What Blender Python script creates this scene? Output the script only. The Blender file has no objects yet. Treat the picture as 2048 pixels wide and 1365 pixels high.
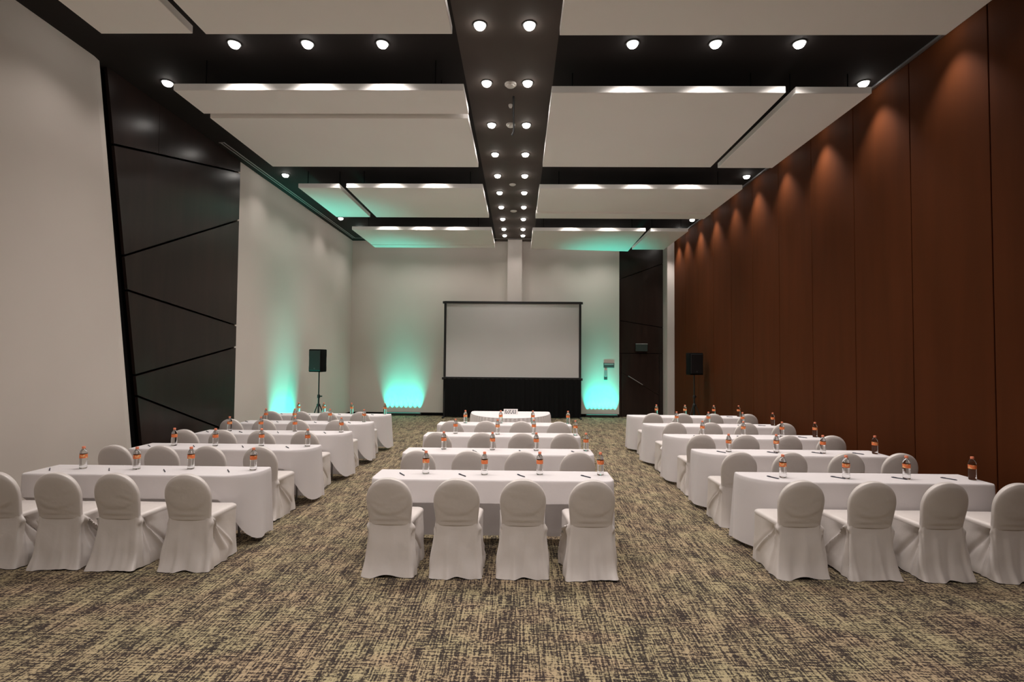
import bpy, math, random
from mathutils import Vector, Matrix, noise as mnoise

scene = bpy.context.scene
COL = scene.collection
PI = math.pi

# ------------------------------------------------------------------ camera
CAM_Z = 2.0
F_PX = 1030.1


def make_camera(yaw, pitch, roll):
    f = Vector((-math.sin(yaw) * math.cos(pitch), math.cos(yaw) * math.cos(pitch), math.sin(pitch)))
    r = Vector((math.cos(yaw), math.sin(yaw), 0.0))
    u = r.cross(f)
    c, s = math.cos(roll), math.sin(roll)
    r2 = r * c + u * s
    u2 = u * c - r * s
    cd = bpy.data.cameras.new('camera')
    cd.sensor_width = 36.0
    cd.sensor_fit = 'HORIZONTAL'
    cd.lens = F_PX / 2048.0 * 36.0
    cd.clip_start = 0.05
    cd.clip_end = 100
    co = bpy.data.objects.new('camera', cd)
    m = Matrix(((r2.x, u2.x, -f.x, 0), (r2.y, u2.y, -f.y, 0), (r2.z, u2.z, -f.z, CAM_Z), (0, 0, 0, 1)))
    co.matrix_world = m
    COL.objects.link(co)
    scene.camera = co


make_camera(0.014, 0.032, 0.008)

# ------------------------------------------------------------------ world, exposure, light levels
world = bpy.data.worlds.new('world')
world.use_nodes = True
world.node_tree.nodes['Background'].inputs[0].default_value = (0.0, 0.0, 0.0, 1)
world.node_tree.nodes['Background'].inputs[1].default_value = 0.0
scene.world = world
vs = scene.view_settings
vs.view_transform = 'Standard'
vs.look = 'None'
vs.gamma = 1.0
vs.use_curve_mapping = False
vs.exposure = 0.24
cy = scene.cycles
cy.use_denoising = True
cy.max_bounces = 10
cy.diffuse_bounces = 6
cy.glossy_bounces = 4
cy.transmission_bounces = 8
cy.sample_clamp_indirect = 6.0
cy.caustics_reflective = False
cy.caustics_refractive = False

LAMP_COL = (1.0, 0.915, 0.87)
P_CENTRE = 40.0      # lamps of the dark centre strip
P_BAND = 165.0         # lamps in the gaps before the panel rows
P_WASH_R = 125.0       # wall washers along the brown partition
P_WASH_L = 28.0       # wall washers along the beige wall
GREEN = (0.02, 1.0, 0.76)
P_GREEN = 760.0

CEIL = 5.993
XL, XR, YF, YB = -5.78, 5.158, 17.6, -3.6
HP = 5.54             # underside of the hanging panels

# ------------------------------------------------------------------ materials


def nmat(name):
    m = bpy.data.materials.new(name)
    m.use_nodes = True
    nt = m.node_tree
    return m, nt, nt.nodes['Principled BSDF']


def pmat(name, col, rough=0.6, metal=0.0, spec=0.5, emit=None, estr=0.0, sheen=0.0):
    m, nt, b = nmat(name)
    b.inputs['Base Color'].default_value = (*col, 1)
    b.inputs['Roughness'].default_value = rough
    b.inputs['Metallic'].default_value = metal
    b.inputs['Specular IOR Level'].default_value = spec
    if sheen:
        b.inputs['Sheen Weight'].default_value = sheen
    if emit:
        b.inputs['Emission Color'].default_value = (*emit, 1)
        b.inputs['Emission Strength'].default_value = estr
    return m


def varied(name, c1, c2, scale=(1, 1, 1), rough=0.7, spec=0.3, bump=0.0, detail=4, nscale=3.0, r2=None):
    """plain surface with a soft mottling between two close colours"""
    m, nt, b = nmat(name)
    tc = nt.nodes.new('ShaderNodeTexCoord')
    mp = nt.nodes.new('ShaderNodeMapping')
    mp.inputs['Scale'].default_value = scale
    nz = nt.nodes.new('ShaderNodeTexNoise')
    nz.inputs['Scale'].default_value = nscale
    nz.inputs['Detail'].default_value = detail
    rp = nt.nodes.new('ShaderNodeValToRGB')
    rp.color_ramp.elements[0].position = 0.3
    rp.color_ramp.elements[1].position = 0.7
    rp.color_ramp.elements[0].color = (*c1, 1)
    rp.color_ramp.elements[1].color = (*c2, 1)
    L = nt.links.new
    L(tc.outputs['Object'], mp.inputs['Vector'])
    L(mp.outputs['Vector'], nz.inputs['Vector'])
    L(nz.outputs['Fac'], rp.inputs['Fac'])
    L(rp.outputs['Color'], b.inputs['Base Color'])
    b.inputs['Roughness'].default_value = rough
    b.inputs['Specular IOR Level'].default_value = spec
    if bump:
        bp = nt.nodes.new('ShaderNodeBump')
        bp.inputs['Strength'].default_value = bump
        bp.inputs['Distance'].default_value = 0.01
        L(nz.outputs['Fac'], bp.inputs['Height'])
        L(bp.outputs['Normal'], b.inputs['Normal'])
    return m


def carpet_mat():
    m, nt, b = nmat('carpet')
    N, L = nt.nodes.new, nt.links.new
    tc = N('ShaderNodeTexCoord')

    def nz(scale, sc, detail=2.0, off=0.0):
        mp = N('ShaderNodeMapping')
        mp.inputs['Scale'].default_value = sc
        mp.inputs['Location'].default_value = (off, off * 1.7, 0)
        n = N('ShaderNodeTexNoise')
        n.inputs['Scale'].default_value = scale
        n.inputs['Detail'].default_value = detail
        n.inputs['Roughness'].default_value = 0.6
        L(tc.outputs['Object'], mp.inputs['Vector'])
        L(mp.outputs['Vector'], n.inputs['Vector'])
        return n.outputs['Fac']

    def mth(op, a, bb):
        k = N('ShaderNodeMath')
        k.operation = op
        for i, v in enumerate((a, bb)):
            if isinstance(v, (int, float)):
                k.inputs[i].default_value = v
            else:
                L(v, k.inputs[i])
        return k.outputs[0]
    warp = nz(1.0, (72, 3.8, 1), 2.0)          # long threads down the room
    weft = nz(1.0, (6.5, 74, 1), 2.0, 7.0)     # threads across the room
    fine = nz(1.0, (54, 54, 1), 2.0, 3.0)      # tufts
    patch = nz(1.0, (5.0, 2.6, 1), 2.0, 11.0)   # larger darker and lighter patches
    blockx = nz(1.0, (9.0, 0.8, 1), 1.0, 5.0)
    s = mth('ADD', mth('MULTIPLY', warp, 0.95), mth('MULTIPLY', weft, 0.95))
    s = mth('ADD', s, mth('MULTIPLY', fine, 0.95))
    s = mth('ADD', s, mth('MULTIPLY', patch, 0.25))
    s = mth('ADD', s, mth('MULTIPLY', blockx, 0.25))
    s = mth('MULTIPLY', s, 1 / 3.35)
    rp = N('ShaderNodeValToRGB')
    cr = rp.color_ramp
    cr.elements[0].position = 0.472
    cr.elements[0].color = (0.036, 0.029, 0.028, 1)
    cr.elements[1].position = 0.556
    cr.elements[1].color = (0.355, 0.292, 0.192, 1)
    e = cr.elements.new(0.500)
    e.color = (0.105, 0.082, 0.062, 1)
    e = cr.elements.new(0.516)
    e.color = (0.25, 0.205, 0.138, 1)
    L(s, rp.inputs['Fac'])
    hue = nz(1.0, (1.6, 3.1, 1), 2.0, 23.0)
    rp2 = N('ShaderNodeValToRGB')
    rp2.color_ramp.elements[0].position = 0.35
    rp2.color_ramp.elements[0].color = (1.0, 0.93, 0.89, 1)
    rp2.color_ramp.elements[1].position = 0.62
    rp2.color_ramp.elements[1].color = (0.97, 1.0, 0.90, 1)
    L(hue, rp2.inputs['Fac'])
    mx = N('ShaderNodeMix')
    mx.data_type = 'RGBA'
    mx.blend_type = 'MULTIPLY'
    mx.inputs[0].default_value = 1.0
    L(rp.outputs['Color'], mx.inputs[6])
    L(rp2.outputs['Color'], mx.inputs[7])
    L(mx.outputs[2], b.inputs['Base Color'])
    b.inputs['Roughness'].default_value = 0.95
    b.inputs['Specular IOR Level'].default_value = 0.1
    bp = N('ShaderNodeBump')
    bp.inputs['Strength'].default_value = 0.35
    bp.inputs['Distance'].default_value = 0.006
    L(s, bp.inputs['Height'])
    L(bp.outputs['Normal'], b.inputs['Normal'])
    return m


def wood_mat(name, c1, c2, rough, axis_scale, spec=0.5):
    m, nt, b = nmat(name)
    N, L = nt.nodes.new, nt.links.new
    tc = N('ShaderNodeTexCoord')
    mp = N('ShaderNodeMapping')
    mp.inputs['Scale'].default_value = axis_scale
    nz = N('ShaderNodeTexNoise')
    nz.inputs['Scale'].default_value = 2.0
    nz.inputs['Detail'].default_value = 6
    nz.inputs['Distortion'].default_value = 0.4
    rp = N('ShaderNodeValToRGB')
    rp.color_ramp.elements[0].position = 0.3
    rp.color_ramp.elements[1].position = 0.72
    rp.color_ramp.elements[0].color = (*c1, 1)
    rp.color_ramp.elements[1].color = (*c2, 1)
    L(tc.outputs['Object'], mp.inputs['Vector'])
    L(mp.outputs['Vector'], nz.inputs['Vector'])
    L(nz.outputs['Fac'], rp.inputs['Fac'])
    L(rp.outputs['Color'], b.inputs['Base Color'])
    b.inputs['Roughness'].default_value = rough
    b.inputs['Specular IOR Level'].default_value = spec
    return m


def cloth_mat(name, col, rough=0.7, spec=0.3, sheen=0.15, bump=0.08, through=0.0):
    m, nt, b = nmat(name)
    N, L = nt.nodes.new, nt.links.new
    b.inputs['Base Color'].default_value = (*col, 1)
    b.inputs['Roughness'].default_value = rough
    b.inputs['Specular IOR Level'].default_value = spec
    b.inputs['Sheen Weight'].default_value = sheen
    tc = N('ShaderNodeTexCoord')
    nz = N('ShaderNodeTexNoise')
    nz.inputs['Scale'].default_value = 9.0
    nz.inputs['Detail'].default_value = 3.0
    bp = N('ShaderNodeBump')
    bp.inputs['Strength'].default_value = bump
    bp.inputs['Distance'].default_value = 0.03
    L(tc.outputs['Object'], nz.inputs['Vector'])
    L(nz.outputs['Fac'], bp.inputs['Height'])
    L(bp.outputs['Normal'], b.inputs['Normal'])
    if through:                      # thin cloth lets some light through
        tr = N('ShaderNodeBsdfTranslucent')
        tr.inputs['Color'].default_value = (*col, 1)
        mx = N('ShaderNodeMixShader')
        mx.inputs[0].default_value = through
        L(b.outputs[0], mx.inputs[1])
        L(tr.outputs[0], mx.inputs[2])
        L(mx.outputs[0], nt.nodes['Material Output'].inputs['Surface'])
    return m


M = {}
M['carpet'] = carpet_mat()
M['wall'] = varied('beige_paint', (0.645, 0.59, 0.54), (0.675, 0.62, 0.565), nscale=0.8, rough=0.85)
M['pilaster'] = varied('pale_paint', (0.60, 0.55, 0.51), (0.63, 0.58, 0.54), nscale=0.8, rough=0.8)
M['panel'] = varied('panel_white', (0.90, 0.88, 0.85), (0.92, 0.90, 0.87), nscale=1.0, rough=0.8)
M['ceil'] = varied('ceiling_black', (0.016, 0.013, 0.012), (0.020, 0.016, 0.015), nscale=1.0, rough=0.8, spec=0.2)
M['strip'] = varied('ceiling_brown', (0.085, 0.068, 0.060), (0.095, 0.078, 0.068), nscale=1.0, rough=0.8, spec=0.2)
M['wood'] = wood_mat('dark_veneer', (0.017, 0.0105, 0.0085), (0.028, 0.0165, 0.013), 0.28, (3.0, 3.0, 0.35), 0.38)
M['partition'] = wood_mat('brown_partition', (0.066, 0.0185, 0.0052), (0.080, 0.0222, 0.0066), 0.7, (2.5, 2.5, 0.25), 0.06)
M['black'] = pmat('matt_black', (0.004, 0.004, 0.004), 0.85, spec=0.08)
M['rubber'] = pmat('satin_black', (0.012, 0.012, 0.013), 0.45)
M['drape'] = cloth_mat('black_drape', (0.008, 0.008, 0.008), 0.9, 0.1, 0.0)
M['screen'] = varied('screen_white', (0.58, 0.56, 0.55), (0.61, 0.59, 0.58), nscale=0.6, rough=0.8, spec=0.15)
M['alu'] = pmat('aluminium', (0.45, 0.46, 0.47), 0.4, metal=0.9)
M['grey'] = pmat('grey_plastic', (0.30, 0.30, 0.30), 0.5)
M['darkgrey'] = pmat('dark_grey_plastic', (0.06, 0.065, 0.065), 0.5)
M['signface'] = pmat('dark_green_sign_face', (0.03, 0.045, 0.04), 0.4)
M['whiteplastic'] = pmat('white_plastic', (0.62, 0.59, 0.55), 0.5)
M['cloth'] = cloth_mat('tablecloth_white', (0.83, 0.795, 0.80), 0.75, 0.2, 0.1, 0.10, 0.22)
M['satin'] = cloth_mat('chair_cover_satin', (0.63, 0.585, 0.555), 0.33, 0.75, 0.1, 0.12)
M['skirtcloth'] = cloth_mat('pleated_skirt_cloth', (0.72, 0.67, 0.66), 0.75, 0.2, 0.1)
M['lens'] = pmat('lamp_lens', (0.9, 0.9, 0.9), 0.4, emit=(1.0, 0.94, 0.88), estr=18.0)
M['ledlens'] = pmat('green_led_lens', (0.05, 0.2, 0.15), 0.3, emit=GREEN, estr=0.35)
M['cap'] = pmat('orange_cap', (0.86, 0.27, 0.15), 0.4)
M['pen'] = pmat('pen_blue_black', (0.012, 0.016, 0.035), 0.35)
M['penclip'] = pmat('pen_metal', (0.5, 0.5, 0.52), 0.3, metal=1.0)
M['card'] = pmat('card_white', (0.78, 0.75, 0.74), 0.6)
M['ink'] = pmat('ink_black', (0.10, 0.10, 0.11), 0.6)
M['tabletop'] = pmat('table_laminate', (0.35, 0.30, 0.24), 0.5)
M['steel'] = pmat('steel_tube', (0.35, 0.35, 0.36), 0.35, metal=0.9)


def bottle_mat():
    m, nt, b = nmat('water_bottle_plastic')
    b.inputs['Base Color'].default_value = (0.97, 0.98, 0.98, 1)
    b.inputs['Roughness'].default_value = 0.03
    b.inputs['IOR'].default_value = 1.33
    b.inputs['Transmission Weight'].default_value = 1.0
    return m


def label_mat():
    m, nt, b = nmat('orange_bottle_label')
    N, L = nt.nodes.new, nt.links.new
    tc = N('ShaderNodeTexCoord')
    vo = N('ShaderNodeTexNoise')
    vo.inputs['Scale'].default_value = 34.0
    vo.inputs['Detail'].default_value = 1.0
    rp = N('ShaderNodeValToRGB')
    rp.color_ramp.elements[0].position = 0.56
    rp.color_ramp.elements[0].color = (0.82, 0.20, 0.06, 1)
    rp.color_ramp.elements[1].position = 0.60
    rp.color_ramp.elements[1].color = (0.86, 0.50, 0.22, 1)
    L(tc.outputs['Object'], vo.inputs['Vector'])
    L(vo.outputs['Fac'], rp.inputs['Fac'])
    L(rp.outputs['Color'], b.inputs['Base Color'])
    b.inputs['Roughness'].default_value = 0.45
    return m


M['bottle'] = bottle_mat()
M['label'] = label_mat()

# ------------------------------------------------------------------ mesh helpers


class MB:
    def __init__(self):
        self.v, self.f, self.mi = [], [], []
        self.cur = 0

    def add(self, vs_, fs):
        o = len(self.v)
        self.v += [tuple(p) for p in vs_]
        self.f += [tuple(i + o for i in q) for q in fs]
        self.mi += [self.cur] * len(fs)
        return self

    def box(self, x0, x1, y0, y1, z0, z1, bev=0.0):
        if bev <= 0:
            v = [(x, y, z) for z in (z0, z1) for y in (y0, y1) for x in (x0, x1)]
            f = [(0, 2, 3, 1), (4, 5, 7, 6), (0, 1, 5, 4), (2, 6, 7, 3), (0, 4, 6, 2), (1, 3, 7, 5)]
            return self.add(v, f)
        b = min(bev, (x1 - x0) * .45, (y1 - y0) * .45, (z1 - z0) * .45)
        ring = lambda i, z: [(x0 + i, y0 + i + b, z), (x0 + i + b, y0 + i, z), (x1 - i - b, y0 + i, z), (x1 - i, y0 + i + b, z),
                             (x1 - i, y1 - i - b, z), (x1 - i - b, y1 - i, z), (x0 + i + b, y1 - i, z), (x0 + i, y1 - i - b, z)]
        return self.loft([ring(b * .6, z0), ring(0, z0 + b), ring(0, z1 - b), ring(b * .6, z1)])

    def loft(self, rings, cap0=True, cap1=True, closed=True):
        n = len(rings[0])
        v = [p for r in rings for p in r]
        f = []
        for k in range(len(rings) - 1):
            for i in range(n if closed else n - 1):
                j = (i + 1) % n
                f.append((k * n + i, k * n + j, (k + 1) * n + j, (k + 1) * n + i))
        if cap0 and closed:
            f.append(tuple(range(n - 1, -1, -1)))
        if cap1 and closed:
            f.append(tuple((len(rings) - 1) * n + i for i in range(n)))
        return self.add(v, f)

    def lathe(self, prof, n=24, c=(0, 0, 0), cap0=True, cap1=True):
        rings = [[(c[0] + r * math.cos(2 * PI * i / n), c[1] + r * math.sin(2 * PI * i / n), c[2] + z) for i in range(n)] for r, z in prof]
        return self.loft(rings, cap0, cap1)

    def tube(self, a, b, r, n=12, r2=None):
        a, b = Vector(a), Vector(b)
        d = (b - a).normalized()
        u = d.orthogonal().normalized()
        w = d.cross(u)
        r2 = r if r2 is None else r2
        rings = [[p + (u * math.cos(2 * PI * i / n) + w * math.sin(2 * PI * i / n)) * q for i in range(n)] for p, q in ((a, r), (b, r2))]
        return self.loft(rings)

    def path(self, pts, r, n=10):
        pts = [Vector(p) for p in pts]
        rings = []
        u = None
        for k, p in enumerate(pts):
            d = (pts[min(k + 1, len(pts) - 1)] - pts[max(k - 1, 0)]).normalized()
            u = d.orthogonal().normalized() if u is None else (u - d * u.dot(d)).normalized()
            w = d.cross(u)
            rings.append([p + (u * math.cos(2 * PI * i / n) + w * math.sin(2 * PI * i / n)) * r for i in range(n)])
        return self.loft(rings)

    def prism(self, poly, axis, a, b):
        """polygon in the two other axes, extruded along axis from a to b"""
        def pt(p, t):
            return {'x': (t, p[0], p[1]), 'y': (p[0], t, p[1]), 'z': (p[0], p[1], t)}[axis]
        return self.loft([[pt(p, a) for p in poly], [pt(p, b) for p in poly]])

    def mesh(self, name, mats, smooth=None):
        me = bpy.data.meshes.new(name)
        me.from_pydata(self.v, [], self.f)
        for m in (mats if isinstance(mats, (list, tuple)) else [mats]):
            me.materials.append(m)
        me.polygons.foreach_set('material_index', self.mi)
        import bmesh
        bm = bmesh.new()
        bm.from_mesh(me)
        bmesh.ops.recalc_face_normals(bm, faces=bm.faces)
        bm.to_mesh(me)
        bm.free()
        if smooth is not None:
            me.polygons.foreach_set('use_smooth', [True] * len(me.polygons))
            me.set_sharp_from_angle(angle=math.radians(smooth))
        me.update()
        return me

    def build(self, name, mats, parent=None, smooth=None, loc=None):
        return link(name, self.mesh(name, mats, smooth), parent, loc)


def link(name, me, parent=None, loc=None):
    o = bpy.data.objects.new(name, me)
    if parent is not None:
        o.parent = parent
    if loc is not None:
        o.location = loc
    COL.objects.link(o)
    return o


def tag(o, label, cat, group=None):
    o['label'] = label
    o['category'] = cat
    if group:
        o['group'] = group
    return o


def thing(name, label, cat, loc=(0, 0, 0), rz=0.0, group=None):
    o = link(name, None, None, loc)
    o.rotation_euler = (0, 0, rz)
    return tag(o, label, cat, group)


def struct(o, label=None, cat=None):
    o['kind'] = 'structure'
    if label:
        o['label'] = label
        o['category'] = cat
    return o


def copy_tree(o, parent=None):
    c = o.copy()
    COL.objects.link(c)
    if parent is not None:
        c.parent = parent
    for ch in list(o.children):
        copy_tree(ch, c)
    return c


# ------------------------------------------------------------------ room shell
struct(MB().box(XL - 0.3, XR + 0.3, YB, YF + 0.4, -0.1, 0.0).build('floor', M['carpet']),
       'patterned carpet floor, woven beige and dark brown threads', 'floor')

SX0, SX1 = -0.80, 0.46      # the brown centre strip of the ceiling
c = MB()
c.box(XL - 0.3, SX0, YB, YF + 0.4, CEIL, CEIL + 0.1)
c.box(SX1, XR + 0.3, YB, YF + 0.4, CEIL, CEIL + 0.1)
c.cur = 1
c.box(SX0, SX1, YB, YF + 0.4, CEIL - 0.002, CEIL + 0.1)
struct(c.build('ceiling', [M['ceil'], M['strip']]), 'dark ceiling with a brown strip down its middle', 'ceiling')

# long diffuser slot in the ceiling along the beige wall and the end wall
s = MB()
for dx in (0.0, 0.065):
    s.box(-5.64 + dx, -5.622 + dx, 9.47, 17.19, CEIL - 0.012, CEIL)
s.box(-5.66, -5.555, 9.455, 9.475, CEIL - 0.012, CEIL)
s.box(-5.575, 4.9, 17.172, 17.19, CEIL - 0.012, CEIL)
struct(s.build('trim_1', M['grey']), 'slim metal air slot along the dark ceiling edge', 'trim')

# beige wall on the left, nearer slab with a leaning end
edge = lambda z: 6.81 + (CEIL - z) * 0.1497
w = MB()
zs = (0.0, CEIL)
w.loft([[(-5.95, YB, z), (-5.72, YB, z), (-5.72, edge(z) - 0.115, z), (-5.745, edge(z), z), (-5.95, edge(z), z)] for z in zs])
struct(w.build('wall_left', M['wall']), 'plain beige wall with a leaning end beside the dark wood', 'wall')
w = MB()
w.box(-5.95, -5.86, 6.7, 10.5, 0, CEIL)
struct(w.build('trim_2', M['black']), 'black backing behind the dark wood panels', 'trim')
w = MB()
w.box(-5.95, -5.78, 10.36, YF, 0, CEIL)
struct(w.build('wall_left_far', M['wall']), 'beige wall between the dark wood and the end wall', 'wall')

# dark wood panelling with slanting joints
NEAR = lambda z: 6.965 + (5.918 - z) * 0.1662
FAR = 10.385
joints = [((7.093, 4.964), (10.374, 5.749)), ((7.35, 3.426), (10.381, 4.768)), ((7.447, 2.944), (10.331, 2.612)),
          ((7.648, 1.684), (10.315, 2.156)), ((7.661, 1.392), (9.948, 0.579))]


def jz(j, y):
    (y0, z0), (y1, z1) = j
    return z0 + (z1 - z0) * (y - y0) / (y1 - y0)


def near_pt(j, dz):
    z = jz(j, 7.3)
    for _ in range(6):
        z = jz(j, NEAR(z)) + dz
    return (NEAR(z), z)


G = 0.017
w = MB()
bounds = [None] + joints + [None]
for k in range(len(bounds) - 1):
    up, lo = bounds[k], bounds[k + 1]
    top_n = (NEAR(CEIL), CEIL) if up is None else near_pt(up, -G)
    top_f = (FAR, CEIL) if up is None else (FAR, jz(up, FAR) - G)
    bot_n = (NEAR(0.08), 0.08) if lo is None else near_pt(lo, G)
    bot_f = (FAR, 0.08) if lo is None else (FAR, jz(lo, FAR) + G)
    if k == 0:
        ym = 8.01
        mid_b = (ym - 0.003, jz(lo, ym) + G)
        w.prism([bot_n, mid_b, (ym - 0.003, CEIL), top_n], 'x', -5.80, -5.755)
        w.prism([(ym + 0.003, mid_b[1]), bot_f, top_f, (ym + 0.003, CEIL)], 'x', -5.80, -5.755)
    else:
        w.prism([bot_n, bot_f, top_f, top_n], 'x', -5.80, -5.755)
struct(w.build('wall_left_panelling', M['wood']), 'glossy dark wood wall panels with slanting joints', 'wall panelling')

# brown folding partition on the right
w = MB()
y = 5.66 - 1.152 * 8
while y < 17.1:
    y1 = min(y + 1.152, 17.2)
    w.box(XR, XR + 0.09, y + 0.006, y1 - 0.006, 0.01, CEIL - 0.03, 0.004)
    y += 1.152
w.cur = 1
w.box(XR + 0.02, XR + 0.12, YB, 17.2, 0.0, CEIL)
struct(w.build('wall_right', [M['partition'], M['black']]), 'tall brown partition wall of plain upright panels', 'wall')
w = MB()
w.box(XR - 0.045, XR + 0.0, YB, 17.19, CEIL - 0.028, CEIL)
struct(w.build('trim_3', M['alu']), 'metal ceiling track above the brown partition', 'trim')

# end wall: beige up to the dark wood door bay, pale pillar in the corner
w = MB()
w.box(XL - 0.15, 3.41, YF, YF + 0.4, 0, CEIL)
struct(w.build('wall_far', M['wall']), 'beige end wall behind the screen', 'wall')
w = MB()
w.box(-0.41, 0.075, 17.3, YF, 0, CEIL)
struct(w.build('trim_4', M['pilaster']), 'pale flat pilaster on the end wall above the screen', 'pilaster')
w = MB()
w.box(4.93, XR + 0.12, 17.2, YF + 0.4, 0, CEIL)
struct(w.build('trim_5', M['pilaster']), 'pale corner pillar at the end of the brown partition', 'pillar')

w = MB()
yb0, yb1 = 17.72, 17.76
w.cur = 1
w.box(3.3, 5.0, yb1, YF + 0.4, 0, CEIL)
w.cur = 0
ja = lambda x: 4.769 + (5.066 - 4.769) * (x - 3.561) / (4.362 - 3.561)
jb = lambda x: 3.261 + (3.098 - 3.261) * (x - 3.682) / (4.718 - 3.682)
g = 0.012
x0, x1 = 3.41, 4.93
w.prism([(x0, ja(x0) + g), (x1, ja(x1) + g), (x1, CEIL), (x0, CEIL)], 'y', yb0, yb1)
w.prism([(x0, jb(x0) + g), (x1, jb(x1) + g), (x1, ja(x1) - g), (x0, ja(x0) - g)], 'y', yb0, yb1)
w.prism([(x0, 2.185), (x1, 2.185), (x1, jb(x1) - g), (x0, jb(x0) - g)], 'y', yb0, yb1)
w.box(x0, 3.50, yb0, yb1, 0, 2.17)
w.box(4.80, x1, yb0, yb1, 0, 2.17)
struct(w.build('wall_far_panelling', [M['wood'], M['black']]), 'dark wood bay around the door in the end wall', 'wall panelling')
d = thing('door_1', 'dark wood door in the end wall under the exit sign', 'door', (4.15, 17.72, 0))
d['kind'] = 'structure'
jd = lambda x: 1.388 + (1.087 - 1.388) * (x - 3.735) / (4.226 - 3.735)
b = MB()
o = -4.15
b.prism([(3.51 + o, jd(3.51) + 0.006), (4.79 + o, jd(4.79) + 0.006), (4.79 + o, 2.165), (3.51 + o, 2.165)], 'y', 0.0, 0.04)
b.prism([(3.51 + o, 0.01), (4.79 + o, 0.01), (4.79 + o, jd(4.79) - 0.006), (3.51 + o, jd(3.51) - 0.006)], 'y', 0.0, 0.04)
b.build('door_leaf', M['wood'], d)
b = MB()
b.tube((3.735 + o, -0.045, 1.40), (4.226 + o, -0.045, 1.10), 0.016)
b.tube((3.80 + o, -0.045, 1.36), (3.80 + o, 0.0, 1.36), 0.010)
b.tube((4.16 + o, -0.045, 1.14), (4.16 + o, 0.0, 1.14), 0.010)
hd = b.build('door_handle', M['alu'], d, 40)
hd['label'] = 'slanting silver pull handle'

# skirting
w = MB()
w.box(XL, 3.41, YF - 0.018, YF, 0, 0.10)
struct(w.build('baseboard_far', M['black']))
w = MB()
w.box(XL, XL + 0.018, 10.40, YF - 0.018, 0, 0.10)
struct(w.build('baseboard_left', M['black']))
# wall behind the camera closes the room
struct(MB().box(XL - 0.3, XR + 0.3, YB - 0.2, YB, 0, CEIL).build('wall_back', M['wall']), 'beige wall behind the camera', 'wall')

# ------------------------------------------------------------------ hanging ceiling panels
S = (HP - 2.0) / 3.5
PT = 0.095


def ceiling_panel(x0, x1, y0, y1, label, dz=0.0, t=PT, tilt=None):
    """corner coordinates measured on a plane at 5.5 m and moved to the panel's own height"""
    s_ = (HP + dz - 2.0) / 3.5
    x0, x1, y0, y1 = x0 * s_, x1 * s_, y0 * s_, y1 * s_
    cx, cy_ = (x0 + x1) / 2, (y0 + y1) / 2
    t_ = thing('ceiling_panel', label, 'ceiling panel', (cx, cy_, HP + dz), 0, 'white hanging ceiling panels')
    hx, hy = (x1 - x0) / 2, (y1 - y0) / 2
    tl = tilt or (0, 0, 0, 0)      # height of each corner: near-left, near-right, far-right, far-left
    e = 0.006
    cs = [(-hx, -hy, tl[0]), (hx, -hy, tl[1]), (hx, hy, tl[2]), (-hx, hy, tl[3])]
    ins = lambda p: (p[0] - math.copysign(e, p[0]), p[1] - math.copysign(e, p[1]), p[2])
    b = MB()
    b.loft([[ins(p) for p in cs], [(p[0], p[1], p[2] + e) for p in cs], [(p[0], p[1], p[2] + t - e) for p in cs],
            [(ins(p)[0], ins(p)[1], p[2] + t) for p in cs]])
    b.build('panel_board', M['panel'], t_)
    for sx in (-1, 1):
        for sy in (-1, 1):
            h = MB()
            h.tube((sx * hx * 0.8, sy * hy * 0.75, t - 0.004), (sx * hx * 0.8, sy * hy * 0.75, CEIL - HP - dz), 0.008, 8)
            h.build('hanger_rod', M['black'], t_)
    return t_


ceiling_panel(-4.59, -3.585, 2.75, 5.455, 'narrow white ceiling panel beside the beige wall, over the front-most gap of three lamps')
ceiling_panel(-3.445, -0.752, 2.75, 5.465, 'wide white ceiling panel over the camera end, on the beige wall side of the centre strip')
ceiling_panel(0.414, 4.56, 2.75, 5.49, 'one-piece white ceiling panel over the camera end, touching the brown partition side')
ceiling_panel(-4.60, -0.755, 6.645, 7.30, 'shallow white ceiling panel facing the first three lamps, beige wall side')
ceiling_panel(-4.59, -0.775, 7.44, 9.37, 'deep white ceiling panel just behind the shallow one, beige wall side', dz=-0.055)
ceiling_panel(0.405, 3.47, 6.70, 9.345, 'big white ceiling panel, second row from the camera, next to a narrow one')
ceiling_panel(3.61, 4.60, 6.715, 9.375, 'narrow white ceiling panel, second row, beside the brown partition')
ceiling_panel(-4.625, -3.77, 10.56, 12.79, 'narrow greenish-lit white ceiling panel, third row, by the beige wall')
ceiling_panel(-3.615, -0.78, 10.55, 12.80, 'wide white ceiling panel, third row, beige wall side of the lamp strip')
ceiling_panel(0.395, 4.57, 10.56, 12.33, 'wide white ceiling panel, third row, on the partition side')
ceiling_panel(0.385, 4.60, 12.40, 12.85, 'slim white ceiling strip panel closing the third row, partition side', dz=-0.04)
ceiling_panel(-4.65, -0.785, 14.08, 15.98, 'green-lit white ceiling panel nearest the end wall, beige wall side')
ceiling_panel(-4.66, -0.80, 16.02, 16.38, 'slim green-lit ceiling strip panel against the end wall, beige wall side', dz=-0.02)
ceiling_panel(0.35, 3.45, 14.11, 16.40, 'green-lit white ceiling panel nearest the end wall, partition side, hanging slightly askew', tilt=(0, 0, -0.085, -0.01))
ceiling_panel(3.60, 4.62, 14.12, 16.50, 'narrow white ceiling panel nearest the end wall, beside the brown partition')

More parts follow.
